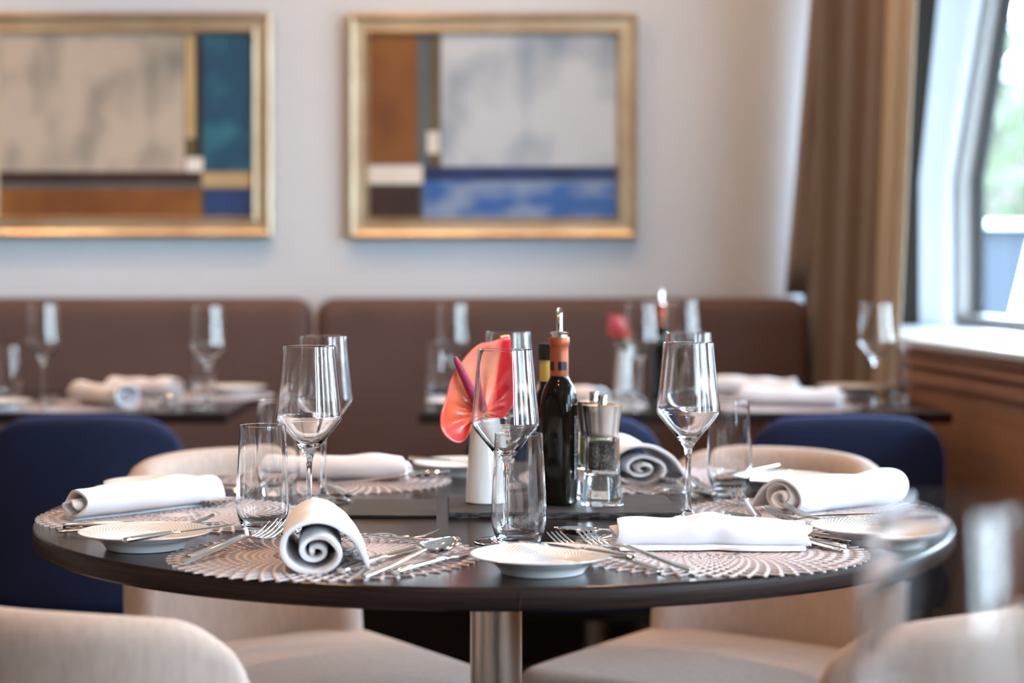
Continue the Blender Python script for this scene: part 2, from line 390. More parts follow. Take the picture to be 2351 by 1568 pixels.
# outside
struct(box('trim_8', (-8, 60, -20, 60, -.62, -.5), M_ground), 'pale ground outside')
par = thing('parapet', 'grey blue parapet with a white cap outside the window', 'parapet', (3.6, 9.0, -.5))
box('parapet_wall', (-2.2, 6, -.1, .1, 0, 1.70), M_deck, par)
box('cap', (-2.25, 6, -.16, .16, 1.701, 1.735), M_white, par, .01)
lp = obj('leaning_post', tube_m('leaning_post', [(1.38, 6.6, -.5), (1.82, 6.6, 1.3)], [.05, .045], 12), M_white)
tag(lp, 'white leaning post outside the window in front of the parapet', 'post')
def tree(x, y, h, r, label):
    t = thing('tree', label, 'tree', (x, y, -.5), 0, 'trees outside the windows')
    obj('trunk', tube_m('trunk', [(0, 0, 0), (.1, .05, h * .4), (0, .1, h * .75)], [.18, .14, .08], 10), M_trunk, t)
    v = []; f = []
    for k in range(900):
        a, b2 = random.uniform(0, 2 * PI), random.uniform(-1, 1); q = random.random() ** .4
        c = Vector((r * q * math.sqrt(1 - b2 * b2) * math.cos(a), r * q * math.sqrt(1 - b2 * b2) * math.sin(a), h * .62 + h * .38 * q * b2))
        s = random.uniform(.10, .26); e = Vector((random.gauss(0, 1), random.gauss(0, 1), random.gauss(0, 1))).normalized(); u2 = e.orthogonal().normalized()
        o0 = len(v); w2 = e.cross(u2)
        v += [c - u2 * s, c + w2 * s * .5, c + u2 * s, c - w2 * s * .5]; f.append((o0, o0 + 1, o0 + 2, o0 + 3))
    o = obj('crown', mesh('crown', v, f, False), M_leaf, t); o['kind'] = 'stuff'
for k, (x, y, h, r) in enumerate([(6.3, 27, 5.5, 2.4), (12, 9, 4.4, 2.0), (13, 3.5, 5.0, 2.2), (12.5, -2, 4.6, 2.2), (14, 15, 5, 2.3), (13, -8, 5, 2.4)]):
    tree(x, y, h, r, ['tall green tree seen through the window beyond the parapet', 'leafy tree outside level with the far tables', 'broad tree outside level with the round table',
                      'bushy tree outside level with the camera', 'tree outside right of the parapet', 'tree outside behind the camera'][k])
hs = thing('house', 'pale tan house far outside beyond the trees', 'house', (8.6, 34, -.5))
box('house_wall', (-4, 4, 0, 6, 0, 4.6), M_brick, hs)
prism('roof', [(-4.3, -.3), (4.3, -.3), (4.3, 6.3), (-4.3, 6.3)], 4.6, 4.9, M_ground, hs)

# ---------------------------------------------------------------- ceiling downlights
rimm = lathe_m('trim_ring', [(.040, .0), (.040, -.006), (.052, -.008), (.058, -.003), (.058, .0)], 32)
dsk = lathe_m('lamp_disc', [(0, -.004), (.038, -.004), (.039, -.001)], 24)
places = {'over the left background table': (-.95, 4.75), 'over the gap between the background tables': (-.35, 5.2), 'over the right background table': (.30, 4.75),
          'over the round table left half': (-.75, 2.95), 'over the round table right half': (.45, 2.95), 'over the near edge of the round table': (-.15, 1.55),
          'at the far left by the wall': (-1.75, 5.15), 'left of the camera': (-1.5, .6), 'right of the camera': (.6, .3), 'over the left side of the room': (-2.3, 3.4),
          'behind the camera': (-.5, -1.4), 'near the window and far right corner': (.62, 5.1)}
first = None
for where, (x, y) in places.items():
    lab = 'small round ceiling spotlight ' + where
    if first is None:
        first = thing('downlight', lab, 'light', (x, y, ZC - .001), 0, 'ceiling downlights')
        obj('trim_ring', rimm, M_rim, first); obj('lamp', dsk, M_lamp, first)
    else: dup(first, lab, (x, y, ZC - .001))
    sl = bpy.data.lights.new('downlight_beam', 'SPOT'); sl.color = WARM; sl.shadow_soft_size = .04
    sl.spot_size = math.radians(110); sl.spot_blend = .8; sl.energy = LAMP_W * (.3 if x > .6 and y > 5 else 2.4 if y > 4.5 and x < -.5 else 3.0 if (1 < y < 3 and x > -.8) else 1.0)
    so = bpy.data.objects.new('downlight_beam', sl); COL.objects.link(so); so.location = (x, y, ZC - .03)

# ---------------------------------------------------------------- pictures
def painting(name, label, px0, px1, py0, py1, blocks, lean_):
    d = BACK - .02
    x0, x1 = ppx(px0, d), ppx(px1, d); z1, z0 = pz(py0, d), pz(py1, d)
    W, H = x1 - x0, z1 - z0
    t = thing(name, label, 'painting', ((x0 + x1) / 2, BACK - .012, z0))
    t.rotation_euler = (lean_, 0, 0)
    fw, dp = .062, .034
    prof = [(0, 0), (0, -dp * .8), (.010, -dp), (.022, -dp * .78), (.046, -dp * .72), (.054, -dp * .9), (fw, -dp * .5), (fw, 0)]
    cs = [(-W / 2, 0, 1, 1), (W / 2, 0, -1, 1), (W / 2, H, -1, -1), (-W / 2, H, 1, -1)]
    for k in range(4):
        A, B = cs[k], cs[(k + 1) % 4]; v = []
        for (cx, cz, sx_, sz_) in (A, B):
            for (o_, y_) in prof: v.append((cx + sx_ * o_, y_, cz + sz_ * o_))
        L = len(prof); f = [(i, (i + 1) % L, L + (i + 1) % L, L + i) for i in range(L)] + [tuple(range(L))[::-1], tuple(range(L, 2 * L))]
        me = mesh('frame_rail', v, f, False, [M_gold, M_golddark], [1 if i in (0, 6, 7) else 0 for i in range(L)] + [0, 0])
        import bmesh
        bm = bmesh.new(); bm.from_mesh(me); bmesh.ops.recalc_face_normals(bm, faces=bm.faces); bm.to_mesh(me); bm.free()
        obj('frame_rail', me, None, t)
    s = (x1 - x0) / (px1 - px0); ms = []; v = []; f = []; fm = []
    def P2(px, py): return (-W / 2 + (px - px0) * s, 0, (py1 - py) * s)
    yy = -.012
    for k, (a, b2, c, e, m) in enumerate(blocks):
        if m not in ms: ms.append(m)
        y_ = yy - .0004 * (k > 0)
        o0 = len(v)
        for (qx, qy) in ((a, e), (b2, e), (b2, c), (a, c)):
            p = P2(qx, qy); v.append((p[0], y_ - .0003 * k, p[2]))
        f.append((o0, o0 + 1, o0 + 2, o0 + 3)); fm.append(ms.index(m))
    obj('canvas', mesh('canvas', v, f, False, ms, fm), None, t)
    return t
def paint(name, c1, c2, s=6, stretch=(1, 1, .6), lo=.35, hi=.68): return mat(name, c1, .6, noise=(s, stretch, c2, lo, hi))
p_cream = paint('paint_cream', (.47, .40, .33), (.20, .195, .18), 5, (1.6, 1, 1.0), .46, .72)
p_cool = paint('paint_cool_white', (.50, .54, .58), (.20, .26, .33), 4.5, (1.4, 1, 1.0), .46, .74)
p_teal = paint('paint_teal', (.012, .065, .125), (.03, .16, .22), 9, U, .50, .75)
p_rust = paint('paint_rust', (.15, .05, .014), (.24, .095, .02), 7)
p_dark = paint('paint_dark_brown', (.028, .014, .010), (.05, .022, .014))
p_navy = paint('paint_navy', (.012, .024, .085), (.02, .05, .16))
p_blue = paint('paint_blue', (.035, .12, .36), (.22, .29, .44), 9, (.8, 1, 1.6), .42, .62)
p_tan = paint('paint_tan', (.52, .38, .20), (.42, .30, .16))
p_white = paint('paint_white', (.78, .74, .70), (.62, .58, .50))
p_black = paint('paint_black', (.012, .014, .016), (.02, .022, .022))
p_slate = paint('paint_slate', (.075, .10, .13), (.11, .13, .14))
p_olive = paint('paint_olive', (.085, .065, .03), (.13, .10, .05))
painting('framed_painting', 'gold framed abstract painting with teal block at its right, left of the two', -48, 627, 30, 545, [
    (-2, 596, 62, 512, p_olive), (-2, 424, 66, 394, p_cream), (427, 449, 64, 318, p_tan), (430, 448, 318, 362, p_olive), (452, 466, 64, 392, p_black),
    (466, 594, 64, 392, p_teal), (428, 467, 362, 394, p_white), (-2, 462, 396, 420, p_dark), (-2, 462, 421, 431, p_slate), (-2, 462, 432, 510, p_rust),
    (465, 594, 396, 430, p_tan), (470, 594, 435, 510, p_navy)], .010)
painting('framed_painting', 'gold framed abstract painting with a rust block and blue band, right of the two', 800, 1463, 32, 548, [
    (846, 1430, 72, 514, p_slate), (846, 960, 76, 376, p_rust), (986, 1010, 76, 384, p_olive), (1013, 1426, 76, 382, p_cool), (981, 1009, 302, 352, p_white),
    (846, 970, 380, 422, p_white), (846, 965, 426, 512, p_dark), (976, 1430, 384, 414, p_navy), (973, 1430, 415, 512, p_blue)], .012)

# ---------------------------------------------------------------- banquette (wall bench), each section a thing
def banquette(x0, x1, label):
    t = thing('banquette', label, 'bench', ((x0 + x1) / 2, BACK - .03, 0), 0, 'upholstered wall bench sections')
    W = (x1 - x0) / 2 - .004
    def fb(X, Y, tt): return (X * W, -.16 + tt - .03 * (Y < 1) * (1 - (Y + 1) / 2), .42 + (Y + 1) / 2 * .542)
    asp = .271 / W
    obj('backrest', pillow_m('backrest', lambda X, Y, tt: (X * W, -.125 + tt - .05 * (1 - (Y + 1) / 2), .42 + (Y + 1) / 2 * .540), .13, .055 / W, .055 / .27, .035 / W, asp, 34, 18), M_plum, t)
    obj('seat', pillow_m('seat', lambda X, Y, tt: (X * W, -.44 + Y * .27, .40 + tt), .13, .06 / W, .06 / .27, .05 / W, .27 / W, 30, 14), M_plum, t)
    box('plinth', (-W + .01, W - .01, -.62, -.06, .001, .335), M_darkpanel, t)
banquette(ppx(723, 5.68), .860, 'plum brown wall bench section ending at the curtain')
banquette(-2.02, ppx(723, 5.68) - .002, 'plum brown wall bench section under the left painting')
banquette(-3.45, -2.024, 'plum brown wall bench section beyond the left edge of the photo')

# ---------------------------------------------------------------- curtains
def curtain(label, pts_top, pts_bot, z0, z1, folds, amp, m, name='curtain'):
    nu, nv = folds * 12, 14; v = []; f = []
    (xa, ya), (xb, yb) = pts_top; (xc, yc), (xd, yd) = pts_bot
    for j in range(nv + 1):
        q = j / nv
        for i in range(nu + 1):
            u = i / nu
            x = (xa + (xb - xa) * u) * (1 - q) + (xc + (xd - xc) * u) * q
            y = (ya + (yb - ya) * u) * (1 - q) + (yc + (yd - yc) * u) * q
            a = math.sin(u * folds * 2 * PI + .5 * math.sin(u * 9)) * amp * (.8 + .3 * math.sin(u * 17 + 2))
            tx, ty = xd - xc, yd - yc; tl = math.hypot(tx, ty)
            v.append((x - ty / tl * a, y + tx / tl * a, z1 + (z0 - z1) * q))
    W = nu + 1
    for j in range(nv):
        for i in range(nu): f.append((j * W + i, j * W + i + 1, (j + 1) * W + i + 1, (j + 1) * W + i))
    o = obj(name, mesh(name, v, f), m)
    md = o.modifiers.new('thick', 'SOLIDIFY'); md.thickness = .003
    tag(o, label, 'curtain'); return o
curtain('dark brown floor length curtain hanging at the end of the wall bench', ((.895, 5.812), (1.02, 5.13)), ((.842, 5.812), (.912, 5.12)), .05, 2.53, 3, .010, M_curtain)
curtain('lighter taupe curtain hanging between the brown curtain and the window', ((1.00, 5.10), (1.07, 5.02)), ((.905, 5.09), (.938, 4.97)), .05, 2.53, 2, .010, M_sheer)
curtain('paler brown outer fold of curtain against the white wall', ((.935, 5.785), (.99, 5.775)), ((.800, 5.785), (.862, 5.780)), .967, 2.53, 2, .006, mat('plum_taupe_curtain', (0.30, 0.245, 0.225), .85, noise=(3, (1, 1, .2), (.25, .20, .18), .3, .7)))  # outer fold in a paler tone than the main curtain

# ---------------------------------------------------------------- tables
def disc_top(name, r, z0, z1, seg=160, be=.003):
    return lathe_m(name, [(0, z0), (r - be, z0), (r, z0 + be), (r, z1 - be), (r - be * .5, z1 - be * .3), (r - be, z1), (0, z1)], seg, False)
TX, TY, TR = -0.0215, 2.66, 0.6085
tb = thing('dining_table', 'round dark espresso wood dining table on a steel pedestal, in the middle', 'table', (TX, TY, 0))
o = obj('tabletop', disc_top('tabletop', TR, .7145, ZT), M_espresso, tb)
o.data.materials.append(M_edge)
for p in o.data.polygons:
    if abs(p.normal.z) < .5: p.material_index = 1
    p.use_smooth = abs(p.normal.z) < .5
box('edge_seam', (-.0004, .0004, -.0006, .0006, .7165, .7375), M_slate_e, tb, loc=(.030, -TR + .0008, 0))
obj('pedestal', lathe_m('pedestal', [(0, .02), (.035, .02), (.035, .7), (0, .7)], 48), M_steel, tb, (-.0, 0, .0))
obj('collar', lathe_m('collar', [(0, .695), (.10, .695), (.10, .7135), (0, .7135)], 48, False), M_black, tb)
obj('base_plate', lathe_m('base_plate', [(0, 0.001), (.27, .001), (.27, .012), (.04, .022), (0, .022)], 64, False), M_steel, tb)
def rect_table(x0, x1, y0, y1, label, legs):
    t = thing('bistro_table', label, 'table', ((x0 + x1) / 2, (y0 + y1) / 2, 0), 0, 'rectangular tables along the bench')
    W, D = (x1 - x0) / 2, (y1 - y0) / 2
    box('tabletop', (-W, W, -D, D, .716, ZT), M_espresso, t, .003)
    for lx in legs:
        q = lx - (x0 + x1) / 2
        obj('pedestal', lathe_m('pedestal', [(.027, .012), (.027, .714)], 24), M_steel, t, (q, 0, 0))
        obj('base_plate', lathe_m('base_plate', [(0, .001), (.20, .001), (.20, .010), (0, .012)], 40, False), M_black, t, (q, 0, 0))
rect_table(-1.80, -.623, 4.30, 4.98, 'dark rectangular table along the bench in the left background', (-1.5, -.95))
rect_table(-.205, .962, 4.30, 4.98, 'dark rectangular table along the bench in the right background', (.20, .62))
ft = thing('side_table', 'small round dark table just below the frame at the right foreground', 'table', (.47, .78, 0))
obj('tabletop', disc_top('tabletop', .36, .716, ZT, 96), M_espresso, ft)
obj('pedestal', lathe_m('pedestal', [(.03, .012), (.03, .716)], 24), M_steel, ft)
obj('base_plate', lathe_m('base_plate', [(0, .001), (.2, .001), (.2, .012), (0, .012)], 40, False), M_black, ft)

# ---------------------------------------------------------------- chairs
def make_chair(name, label, m, loc, rz, group, half=.207, ztop=.750, ang_=1.15, rad=.27, flare=.012):
    t = thing(name, label, 'chair', loc, rz, group)
    # the chair faces +y; its back is a curved padded shell behind the seat
    z0 = .345; H = (ztop - z0) / 2
    def fn(X, Y, tt):
        a = X * ang_; hh = (Y + 1) / 2
        r = (half / math.sin(ang_)) if ang_ < PI / 2 else half
        r = r + tt + flare * (hh - .3) * -1
        sx_ = math.sin(a) * r; sy_ = -math.cos(a) * r * .95 + (half / math.sin(ang_)) * .95 - .285
        zz = z0 + 2 * H * hh - .022 * (abs(X) ** 2.5) * hh
        return (sx_, sy_ - .035 * hh, zz)
    wid = ang_ * half / math.sin(ang_)
    obj('backrest', pillow_m('backrest', fn, .052, .085 / wid, .085 / H, .024 / wid, H / wid, 44, 22), m, t)
    obj('seat', pillow_m('seat', lambda X, Y, tt: (X * .235 * (1 - .04 * Y), .012 + Y * .245, .386 + tt * (1.0 + .15 * (1 - X * X) * (1 - Y * Y))), .095, .30, .30, .14, .245 / .235, 28, 28), m, t)
    box('seat_frame', (-.19, .19, -.19, .20, .310, .336), M_legs, t, .004)
    for sx_ in (-1, 1):
        for sy_ in (-1, 1):
            obj('leg', tube_m('leg', [(sx_ * .17, .005 + sy_ * .17, .309), (sx_ * .205, .005 + sy_ * .215, .001)], [.017, .010], 12), M_legs, t)
    return t
def aim(x, y, tx, ty): return math.atan2(ty - y, tx - x) - PI / 2
def beige(x, y, rz, label):
    global chair0
    if chair0 is None:
        chair0 = make_chair('dining_chair', label, M_beige, (x, y, 0), rz, 'beige chairs around the round table'); return chair0
    return dup(chair0, label, (x, y, 0), rz)
chair0 = None
beige(-.338, 3.17, aim(-.338, 3.17, .10, 2.55), 'beige fabric dining chair behind the left of the round table')
beige(.318, 3.18, aim(.318, 3.18, -.17, 2.50), 'beige fabric dining chair behind the right of the round table')
beige(-.352, 2.165, aim(-.352, 2.165, -.06, 2.75), 'beige fabric dining chair in the left foreground seen from behind')
beige(.345, 2.150, aim(.345, 2.150, -.08, 2.75), 'beige fabric dining chair in the right foreground seen from behind')
beige(-.965, 2.58, aim(-.965, 2.58, 0, 2.66), 'unseen beige fabric dining chair added just beyond the left edge of the photo')  # unseen chair, added to give the table edge something pale to reflect
blue0 = None
for px, lab in ((203, 'navy velvet chair at the left edge of the photo'), (1292, 'navy velvet chair in the middle, behind the bottle and pepper mill'), (1940, 'navy velvet chair behind the right beige chair')):
    d = 4.08; x = ppx(px, d)
    if blue0 is None: blue0 = make_chair('velvet_chair', lab, M_blue, (x, d + .27, 0), 0, 'navy chairs at the background tables', half=.202, ztop=.757, ang_=.42, flare=.0)
    else: dup(blue0, lab, (x, d + .27, 0), 0)

# ---------------------------------------------------------------- placemats
def mat_mesh(R=.18, N=60, r0=.022):
    V = []; Fc = []
    hw, zt = .00165, .0020
    rings = [R]; 
    r = R
    while r > r0:
        n_ = N if r > .065 else (N // 2 if r > .034 else N // 4)
        r -= 2 * PI * r / n_ * .92
        rings.append(r)
    def bar(a, b2, w1):
        dx, dy = b2[0] - a[0], b2[1] - a[1]; L = math.hypot(dx, dy)
        if L < 1e-6: return
        nx, ny = -dy / L * w1, dx / L * w1; o0 = len(V)
        for z in (.0003, zt):
            V.extend([(a[0] + nx, a[1] + ny, z), (b2[0] + nx, b2[1] + ny, z), (b2[0] - nx, b2[1] - ny, z), (a[0] - nx, a[1] - ny, z)])
        for q in ((4, 7, 6, 5), (0, 1, 5, 4), (1, 2, 6, 5), (2, 3, 7, 6), (3, 0, 4, 7)): Fc.append(tuple(o0 + k for k in q))
    def nn(r): return N if r > .065 else (N // 2 if r > .034 else N // 4)
    for i in range(len(rings) - 1):
        ro, ri = rings[i], rings[i + 1]
        no, ni = nn(ro), nn(ri)
        st = (ro - ri) * .40
        for k in range(no):
            a0 = (k + .5 * (i % 2)) * 2 * PI / no
            po = (ro * math.cos(a0), ro * math.sin(a0)); pm = ((ro - st) * math.cos(a0), (ro - st) * math.sin(a0))
            bar(po, pm, hw * (1.15 if no == N else .9))
            for s in (-.5, .5):
                a1 = a0 + s * 2 * PI / no
                if ni != no: a1 = round(a1 / (2 * PI / ni) - .5 * ((i + 1) % 2)) * 2 * PI / ni + .5 * ((i + 1) % 2) * 2 * PI / ni
                bar(pm, (ri * math.cos(a1), ri * math.sin(a1)), hw)
    # rosette in the centre
    k = 24; o0 = len(V)
    for z in (.0003, zt): V.extend([(r0 * math.cos(2 * PI * i / k), r0 * math.sin(2 * PI * i / k), z) for i in range(k)])
    Fc.append(tuple(o0 + k + i for i in range(k)))
    Fc += [(o0 + i, o0 + (i + 1) % k, o0 + k + (i + 1) % k, o0 + k + i) for i in range(k)]
    return mesh('placemat', V, Fc, False)
MM = mat_mesh()
def placemat(x, y, label, group='openwork placemats'):
    o = obj('placemat', MM, M_mat, None, (x, y, ZT), (0, 0, random.random())); tag(o, label, 'placemat', group)
placemat(-.2146, 2.262, 'round openwork placemat at the front left place, under the upright napkin roll')
placemat(.234, 2.292, 'round openwork placemat at the front right place, under the long pinched napkin roll')
placemat(.403, 2.625, 'round openwork placemat at the right edge of the round table')
placemat(-.446, 2.607, 'round openwork placemat at the left edge of the round table')
placemat(-.272, 3.01, 'round openwork placemat at the rear left place of the round table')
placemat(.190, 3.03, 'round openwork placemat at the rear right place of the round table')
placemat(-.99, 4.50, 'round placemat on the left background table under the near napkin')
placemat(-.76, 4.80, 'round placemat on the left background table near the bench')
placemat(.62, 4.49, 'round placemat on the right background table under the near napkin')
placemat(.60, 4.79 + .005, 'round placemat on the right background table near the bench')
placemat(.13, 4.50, 'round placemat on the right background table left of the vase')

# ---------------------------------------------------------------- glasses
def wine_parts():
    # outer then inner surface; split into bowl, stem and foot that share their border rings
    foot = [(0, .0006), (.030, .0002), (.0368, .0006), (.0378, .0014), (.0372, .0022), (.030, .0032), (.018, .0050), (.009, .0085), (.0052, .014)]
    stem = [(.0052, .014), (.0040, .022), (.0036, .045), (.0036, .070), (.0042, .086), (.0058, .0945), (.0080, .0990)]
    outer = [(.0080, .0990), (.0130, .1060), (.0230, .1180), (.0330, .1300), (.0395, .1385), (.0415, .1425), (.0412, .1470), (.0395, .162), (.0368, .188), (.0344, .212), (.0329, .2300), (.0327, .2316)]
    inner = [(.0321, .2319), (.0316, .2312), (.0318, .2295), (.0333, .212), (.0357, .188), (.0384, .162), (.0400, .148), (.0402, .1432), (.0384, .1396), (.0318, .1316), (.0220, .1205), (.0130, .1115), (.0060, .1075), (0, .1065)]
    return (lathe_m('foot', smooth_prof(foot, 3), 56), lathe_m('stem', smooth_prof(stem, 4), 56), lathe_m('bowl', smooth_prof(outer, 3) + smooth_prof(inner, 3), 56))
wf, wst, wb = wine_parts()
wine0 = None
def wine(x, y, label, group='wine glasses'):
    global wine0
    if wine0 is None:
        wine0 = thing('wine_glass', label, 'wine glass', (x, y, ZT + .0004), 0, group)
        obj('bowl', wb, M_glass, wine0); obj('stem', wst, M_glass, wine0); obj('foot', wf, M_glass, wine0); return
    dup(wine0, label, (x, y, ZT + .0004), random.random(), group)
tum = lathe_m('tumbler', smooth_prof([(0, .0010), (.018, .0004), (.0215, .0006), (.0226, .0022), (.0255, .012), (.0300, .024), (.0322, .036), (.0322, .055), (.0308, .085), (.0290, .118), (.0282, .1355), (.0281, .1366)], 3)
              + smooth_prof([(.0276, .1370), (.0272, .1364), (.0273, .1350), (.0281, .118), (.0298, .085), (.0311, .055), (.0311, .037), (.0289, .0265), (.0240, .0180), (.0150, .0135), (0, .0125)], 3), 56)
def tumbler(x, y, label, group='water tumblers'):
    o = obj('tumbler', tum, M_glass, None, (x, y, ZT + .0024 if False else ZT + .0004)); tag(o, label, 'glass', group)
for a in [(-.2537, 2.464, 'empty wine glass at left, standing behind the upright napkin roll'),
          (-.264, 2.76, 'empty wine glass partly hidden behind the left wine glass'),
          (-.0081, 2.374, 'empty wine glass in front of the red flower and vase'),
          (-.0055, 2.914, 'empty wine glass furthest back behind the red flower'),
          (.229, 2.56, 'empty wine glass right of the slate tray, the nearer of the right pair'),
          (.2576, 2.880, 'empty wine glass behind the right wine glass, the farther of the pair'),
          (-1.085, 4.56, 'blurred wine glass at the far left on the left background table'),
          (-.677, 4.39, 'blurred wine glass at the right end of the left background table'),
          (-.1366, 4.56, 'blurred wine glass at the left end of the right background table'),
          (.302, 4.62, 'blurred wine glass in front of the background vase'),
          (.424, 4.86, 'blurred wine glass right of the background oil bottle'),
          (.840, 4.55, 'blurred wine glass at the right end of the right background table before the curtain'),
          (.198, .90, 'very blurred wine glass closest to the camera at lower right')]:
    wine(*a)
for a in [(.0080, 2.304, 'water tumbler in the centre front, before the wine glass and vase'),
          (-.3063, 2.420, 'water tumbler at left beside the left wine glass'),
          (-.337, 2.83, 'water tumbler behind the left tumbler'),
          (.3125, 2.83, 'water tumbler at right before the beige chair'),
          (-1.155, 4.52, 'blurred water tumbler at the far left of the left background table'),
          (-.735, 4.70, 'blurred water tumbler behind the right glass on the left background table'),
          (-.177, 4.70, 'blurred water tumbler at the left end of the right background table'),
          (.905, 4.61, 'blurred water tumbler at the right end of the right background table'),
          (.262, 4.53, 'blurred water tumbler in front of the vase on the right background table')]:
    tumbler(*a)

# ---------------------------------------------------------------- plates
pl = lathe_m('bread_plate', smooth_prof([(0, .0030), (.036, .0030), (.041, .0028), (.043, .0004), (.0455, .0004), (.047, .0030), (.052, .0090), (.062, .0140), (.074, .0180), (.0780, .0195)], 3)
             + smooth_prof([(.0786, .0203), (.0776, .0210), (.070, .0188), (.058, .0152), (.050, .0115), (.046, .0078), (.041, .0068), (0, .0066)], 3), 96)
pl.materials.append(M_plate); pl.materials.append(M_ceram)
for p_ in pl.polygons:
    if p_.normal.z < .05: p_.material_index = 1
def plate(x, y, label):
    o = obj('bread_plate', pl, M_plate, None, (x, y, ZT + .0002)); tag(o, label, 'plate', 'white bread plates')
for a in [(.033, 2.152, 'white bread plate at the front of the round table'),
          (-.433, 2.328, 'white bread plate at the left front of the round table under a butter knife'),
          (-.507, 2.83, 'white bread plate at the rear left, behind the left napkin roll'),
          (-.0775, 3.10, 'white bread plate at the back of the round table left of the vase'),
          (.398, 2.895, 'white bread plate at the rear right with a butter knife at its left rim'),
          (.4385, 2.374, 'white bread plate at the right front, partly behind the blurred foreground glass'),
          (-1.15, 4.39, 'blurred white plate at the left edge on the left background table'),
          (-.683, 4.86, 'blurred white plate at the rear right corner of the left background table'),
          (-.115, 4.40, 'blurred white plate at the left end of the right background table'),
          (.835, 4.88, 'blurred white plate at the rear right of the right background table')]:
    plate(*a)

# ---------------------------------------------------------------- napkin rolls
def napkin(p0, p1, wd, ht, label, turns=2.3, tail=.0, pinch=0.0, flip=1, grow=0.0, seed=0, th=.0048, z=.0025, hollow=False):
    p0 = Vector((p0[0], p0[1], 0)); p1 = Vector((p1[0], p1[1], 0)); L = (p1 - p0).length
    rnd = random.Random(seed)
    A = 2 * PI * turns; K = int(30 * turns); a_, b_ = wd / 2, ht / 2
    cs = []
    for i in range(K + 1):
        q = i / K; ang_ = A * q; r = .12 + .88 * q ** .85
        th_ = (-PI / 2 - A + ang_) if not hollow else (PI * .78 - A + ang_)
        if hollow: r = (.08 + .50 * min(1, q / .62)) if q < .62 else .58 + .42 * math.sin(PI / 2 * min(1, (q - .62) / .16))
        cs.append((math.cos(th_) * a_ * r, b_ + math.sin(th_) * b_ * r - (1 - r) * b_ * .25))
    if hollow:
        y0_, z0_ = cs[-1]; cs = [(y - (a_ * .16 if 0 else 0), z) for y, z in cs]
        for i in range(1, 13):
            q = i / 12; cs.append((y0_ + (tail - y0_) * q, z0_ * (1 - q) ** .8 + .004 * q + .005 * math.sin(PI * q)))
    elif tail:
        n_ = 7
        for i in range(1, n_ + 1):
            q = i / n_; cs.append((tail * q, .0006 + th * .5))
    ph = [rnd.uniform(0, 6) for _ in range(8)]
    nl = 40; outv = []; k = len(cs)
    for j in range(nl + 1):
        u = j / nl; s = 1.0 + grow * (u - .5)
        s *= 1 - pinch * math.exp(-((u - .52) / .07) ** 2)
        sh = 1 + .05 * math.sin(u * 5 + ph[0]) + .03 * math.sin(u * 13 + ph[1])
        row = []
        for i, (y, zz) in enumerate(cs):
            q = i / (k - 1)
            wy = y * s + .0018 * math.sin(u * 9 + q * 14 + ph[2]) * q
            wz = zz * sh + (-pinch * .18 * ht * math.exp(-((u - .28) / .12) ** 2) - pinch * .12 * ht * math.exp(-((u - .75) / .12) ** 2)) * (zz / ht) +  (pinch * 1.1 * ht * math.exp(-((u - .50) / .10) ** 2)) * (zz / ht) + .0012 * math.sin(u * 17 + q * 9 + ph[3]) * (zz / ht)
            x = u * L + .006 * math.sin(q * A * .5 + ph[4]) * (2 * u - 1) + .0025 * math.sin(q * 31 + ph[5]) * (2 * u - 1)
            row.append((x, flip * wy, wz))
        outv.append(row)
    V = []
    for side in (.5, -.5):
        for j in range(nl + 1):
            row = outv[j]
            for i in range(k):
                a0, b0 = row[max(i - 1, 0)], row[min(i + 1, k - 1)]
                dy, dz = b0[1] - a0[1], b0[2] - a0[2]; l_ = math.hypot(dy, dz) or 1
                ny, nz = -dz / l_, dy / l_; e = th * side * flip
                if i in (0, k - 1): e *= .6
                edge = 1 if 0 < j < nl else .65
                V.append((row[i][0], row[i][1] + ny * e * edge, max(0.0, row[i][2] + nz * e * edge)))
    W = k; off = W * (nl + 1); Fc = []
    for j in range(nl):
        for i in range(k - 1):
            a0 = j * W + i; q = (a0, a0 + 1, a0 + W + 1, a0 + W); Fc.append(q); Fc.append(tuple(off + t_ for t_ in q[::-1]))
        Fc.append((j * W, (j + 1) * W, off + (j + 1) * W, off + j * W))
        e_ = j * W + k - 1; Fc.append((e_ + W, e_, off + e_, off + e_ + W))
    for i in range(k - 1):
        Fc.append((i + 1, i, off + i, off + i + 1)); e_ = nl * W + i; Fc.append((e_, e_ + 1, off + e_ + 1, off + e_))
    me = mesh('napkin', V, Fc)
    import bmesh
    bm = bmesh.new(); bm.from_mesh(me); bmesh.ops.recalc_face_normals(bm, faces=bm.faces); bm.to_mesh(me); bm.free()
    o = obj('napkin', me, M_napkin, None, (p0.x, p0.y, ZT + z), (0, 0, math.atan2(p1.y - p0.y, p1.x - p0.x)))
    tag(o, label, 'napkin', 'rolled white napkins'); return o
def G(px, py): 
    p = unproj(px, py, ZT); return (p.x, p.y)
napkin((-.212, 2.130), (-.232, 2.335), .068, .055, 'white napkin roll pointing at the camera at the front left place', 2.5, hollow=True, th=.0062, tail=-.054, flip=1, seed=1, pinch=.0, grow=-.10)
napkin((.122, 2.318), (.345, 2.312), .060, .036, 'long white napkin roll lying crosswise at the front right place, pinched in its middle', 2.3, tail=.036, flip=-1, seed=2, pinch=.16)
napkin((.358, 2.620), (.532, 2.745), .062, .044, 'white napkin roll at the right place with its spiral end facing left', 3.3, hollow=True, tail=-.050, flip=-1, seed=3)
napkin((.195, 2.945), (.160, 3.155), .092, .054, 'white napkin roll at the rear right place beside the pepper mill', 2.6, hollow=True, tail=-.066, flip=1, seed=4)
napkin((-.385, 3.01), (-.162, 3.00), .058, .039, 'white napkin roll at the rear left place behind the wine glasses', 2.3, flip=-1, seed=5)
